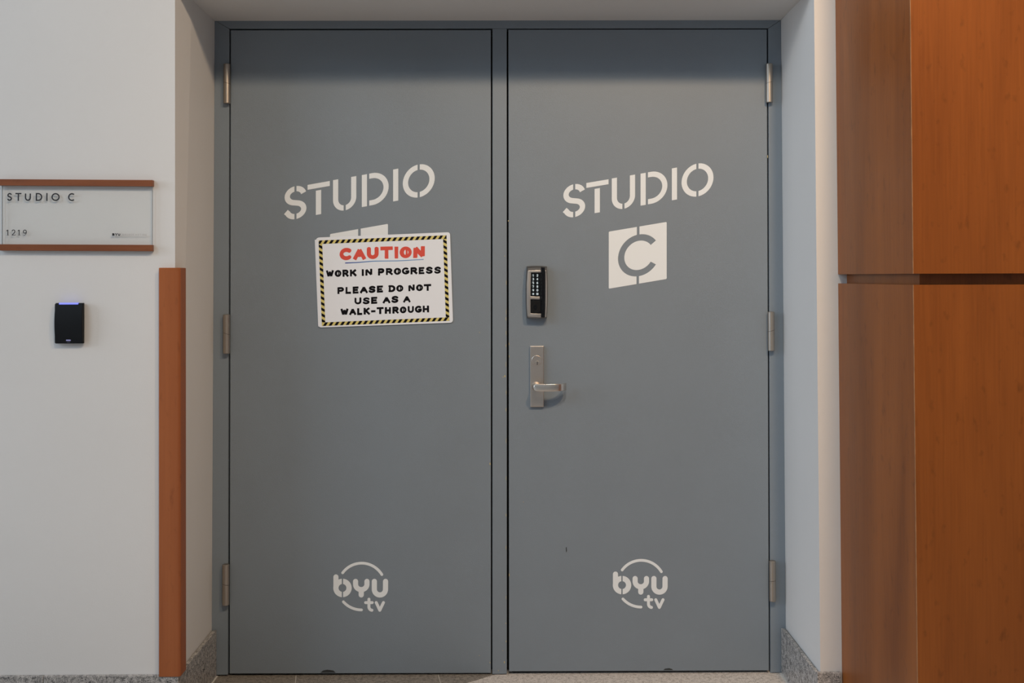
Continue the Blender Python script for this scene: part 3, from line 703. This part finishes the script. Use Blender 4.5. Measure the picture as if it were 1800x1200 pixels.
ob('company_name', decal(line_text('BYU', 197, 211.6, 414.2, 414.2, 4.4, 1.35, .12), LY, .0002), 'text_dark', rs, label='small bold lettering BYU')
ob('company_name', decal(ribbon([(213.3, 408.6), (213.3, 415.6)], .35)+line_text('BROADCASTING', 215, 257.8, 413.9, 414.1, 3.3, .42, .35), LY, .0002), 'text_grey', rs, label='fine grey lettering BROADCASTING after a thin bar')

# ------------------------------------------------------------------ card reader on the left wall
crx, crz = P(121, 604, WY)
cr = empty('card_reader', (crx, WY, crz), 'black wall-mounted card reader with a blue light bar below the room sign', 'card reader')
a_, c_ = P(97.5, 603, WY), P(148.6, 533, WY)
ob('base_plate', box(a_[0], c_[0], WY-.006, WY-.0002, a_[1]+.001, c_[1]-.0015, .001), 'plastic', cr)
def rdr():
    rings = []; n = 14; FYb, FYf = WY-.006, WY-.021
    (x0, z1), (x1, z0) = P(96.3, 532.6, FYf), P(144.6, 603.6, FYf)
    for i in range(n+1):                  # a shallow barrel seen from the side: front bows out between top and bottom
        t = i/n; z = z0+(z1-z0)*t; bow = 1-(2*t-1)**2; yf = FYf+.004-.006*bow
        e = .0015; wx = .0012*bow
        rings.append([(x0-wx, FYb, z), (x0-wx, yf+e, z), (x0-wx+e, yf, z), (x1-e+wx*.3, yf, z), (x1+wx*.3, yf+e, z), (x1+wx*.3, FYb, z)])
    return loft(rings)
ob('cover', rdr(), 'plastic', cr, smooth=True)
p0, p1 = P(103.6, 535.0, WY-.0195), P(137.2, 531.9, WY-.0195)
ob('light_bar', box(p0[0], p1[0], WY-.0195, WY-.010, p0[1], p1[1], .0004), 'blue_led', cr, label='blue light bar')
p0, p1 = P(116, 599, WY-.0200), P(124, 596.8, WY-.0200)
ob('maker_mark', box(p0[0], p1[0], WY-.0195, WY-.0150, p0[1], p1[1]), 'lav', cr, label='small lavender mark')
p0, p1 = P(117.6, 601.6, WY-.019), P(123.2, 600.2, WY-.019)
ob('maker_mark', box(p0[0], p1[0], WY-.0188, WY-.0150, p0[1], p1[1]), 'dim', cr, label='dim line of print')

# ------------------------------------------------------------------ corner guard
gx0 = P(279.2, 800, WY-.018)[0]; gx1 = P(316.6, 900, WY-.018)[0]; gz1 = P(300, 470.4, WY-.018)[1]; gz0 = P(300, 1189.4, WY-.018)[1]
gb = -.3715
def guard():
    def prof(e):
        r = .009
        pts = [(gx0+e, WY-.0005), (gx0+e, WY-.018+e), (gx1-r, WY-.018+e)]
        pts += [(gx1-r+(r-e)*math.cos(t), WY-.018+r+(r-e)*math.sin(t)) for t in [(-90+15*k)*PI/180 for k in range(1, 6)]]
        pts += [(gx1-e, WY-.018+r), (gx1-e, gb-e), (cornL+.0026, gb-e), (cornL+.0026, WY-.0005)]
        return pts
    sh = lambda z: (lf(z)[0]-lf(1.0)[0])
    return loft([[(x+sh(z), y, z) for x, y in prof(e)] for z, e in ((gz0, .001), (gz0+.001, 0), (gz1-.0015, 0), (gz1, .0015))])
ob('corner_guard', guard(), 'cherry_guard', None, 'reddish-brown cherry wood guard wrapped round the wall corner left of the doors', 'corner guard', origin=((gx0+gx1)/2, WY, gz0), smooth=True)

# ------------------------------------------------------------------ wood-clad column
cl_ = lambda z: lean((1468.3, 5), (1480, 1190), WY, z)
X0 = P(1473, 490, WY)[0]
def front_y():
    t = (X0-CAM.x)
    d = ray(1605.5, 490); s = t/d.x; return CAM.y+d.y*s
FY = front_y()
zu = P(1473, 482, WY)[1]; zl = P(1473, 498, WY)[1]; XR = X0+.72
col = empty('wood_column', (X0+.36, (WY+FY)/2, 0), 'large cherry veneer clad column with a horizontal groove, right of the doors', 'column')
sh = lambda z: cl_(z)-X0
def panel(x0, x1, y0, y1, z0, z1):
    b = loft([[(x+sh(z), y, z) for x, y in ((x0, y0), (x1, y0), (x1, y1), (x0, y1))] for z in (z0, z1)])
    bmesh.ops.recalc_face_normals(b, faces=b.faces); return b
T = .019
def prism(pts, z0, z1): return loft([[(x+sh(z), y, z) for x, y in pts] for z in (z0, z1)])
for z0, z1, nm in ((.0005, zl, 'lower'), (zu, 4.3, 'upper')):
    ob('side_panel', prism([(X0, FY+.0003), (X0, WY-.0006), (X0+T, WY-.0006), (X0+T, FY+T+.0003)], z0, z1), 'cherry', col, label='%s side panel' % nm)
    ob('front_panel', prism([(X0+.0003, FY), (XR-.0003, FY), (XR-T, FY+T), (X0+T, FY+T)], z0, z1), 'cherry', col, label='%s front panel' % nm)
    ob('corner_edge', prism([(X0-.0004, FY-.0003), (X0+.0006, FY-.0003), (X0+.0006, FY), (X0, FY+.0002), (X0, FY+.0042), (X0-.0004, FY+.0042)], z0, z1), 'veneer_edge', col, label='pale worn veneer edge')
    ob('side_panel', prism([(XR, FY+.0003), (XR, WY-.0006), (XR-T, WY-.0006), (XR-T, FY+T+.0003)], z0, z1), 'cherry', col, label='%s far side panel' % nm)
ob('groove_core', panel(X0+.0275, XR-.0275, FY+.030, WY-.0006, zl-.02, zu+.02), 'cherry', col, label='recessed wood at the back of the groove')
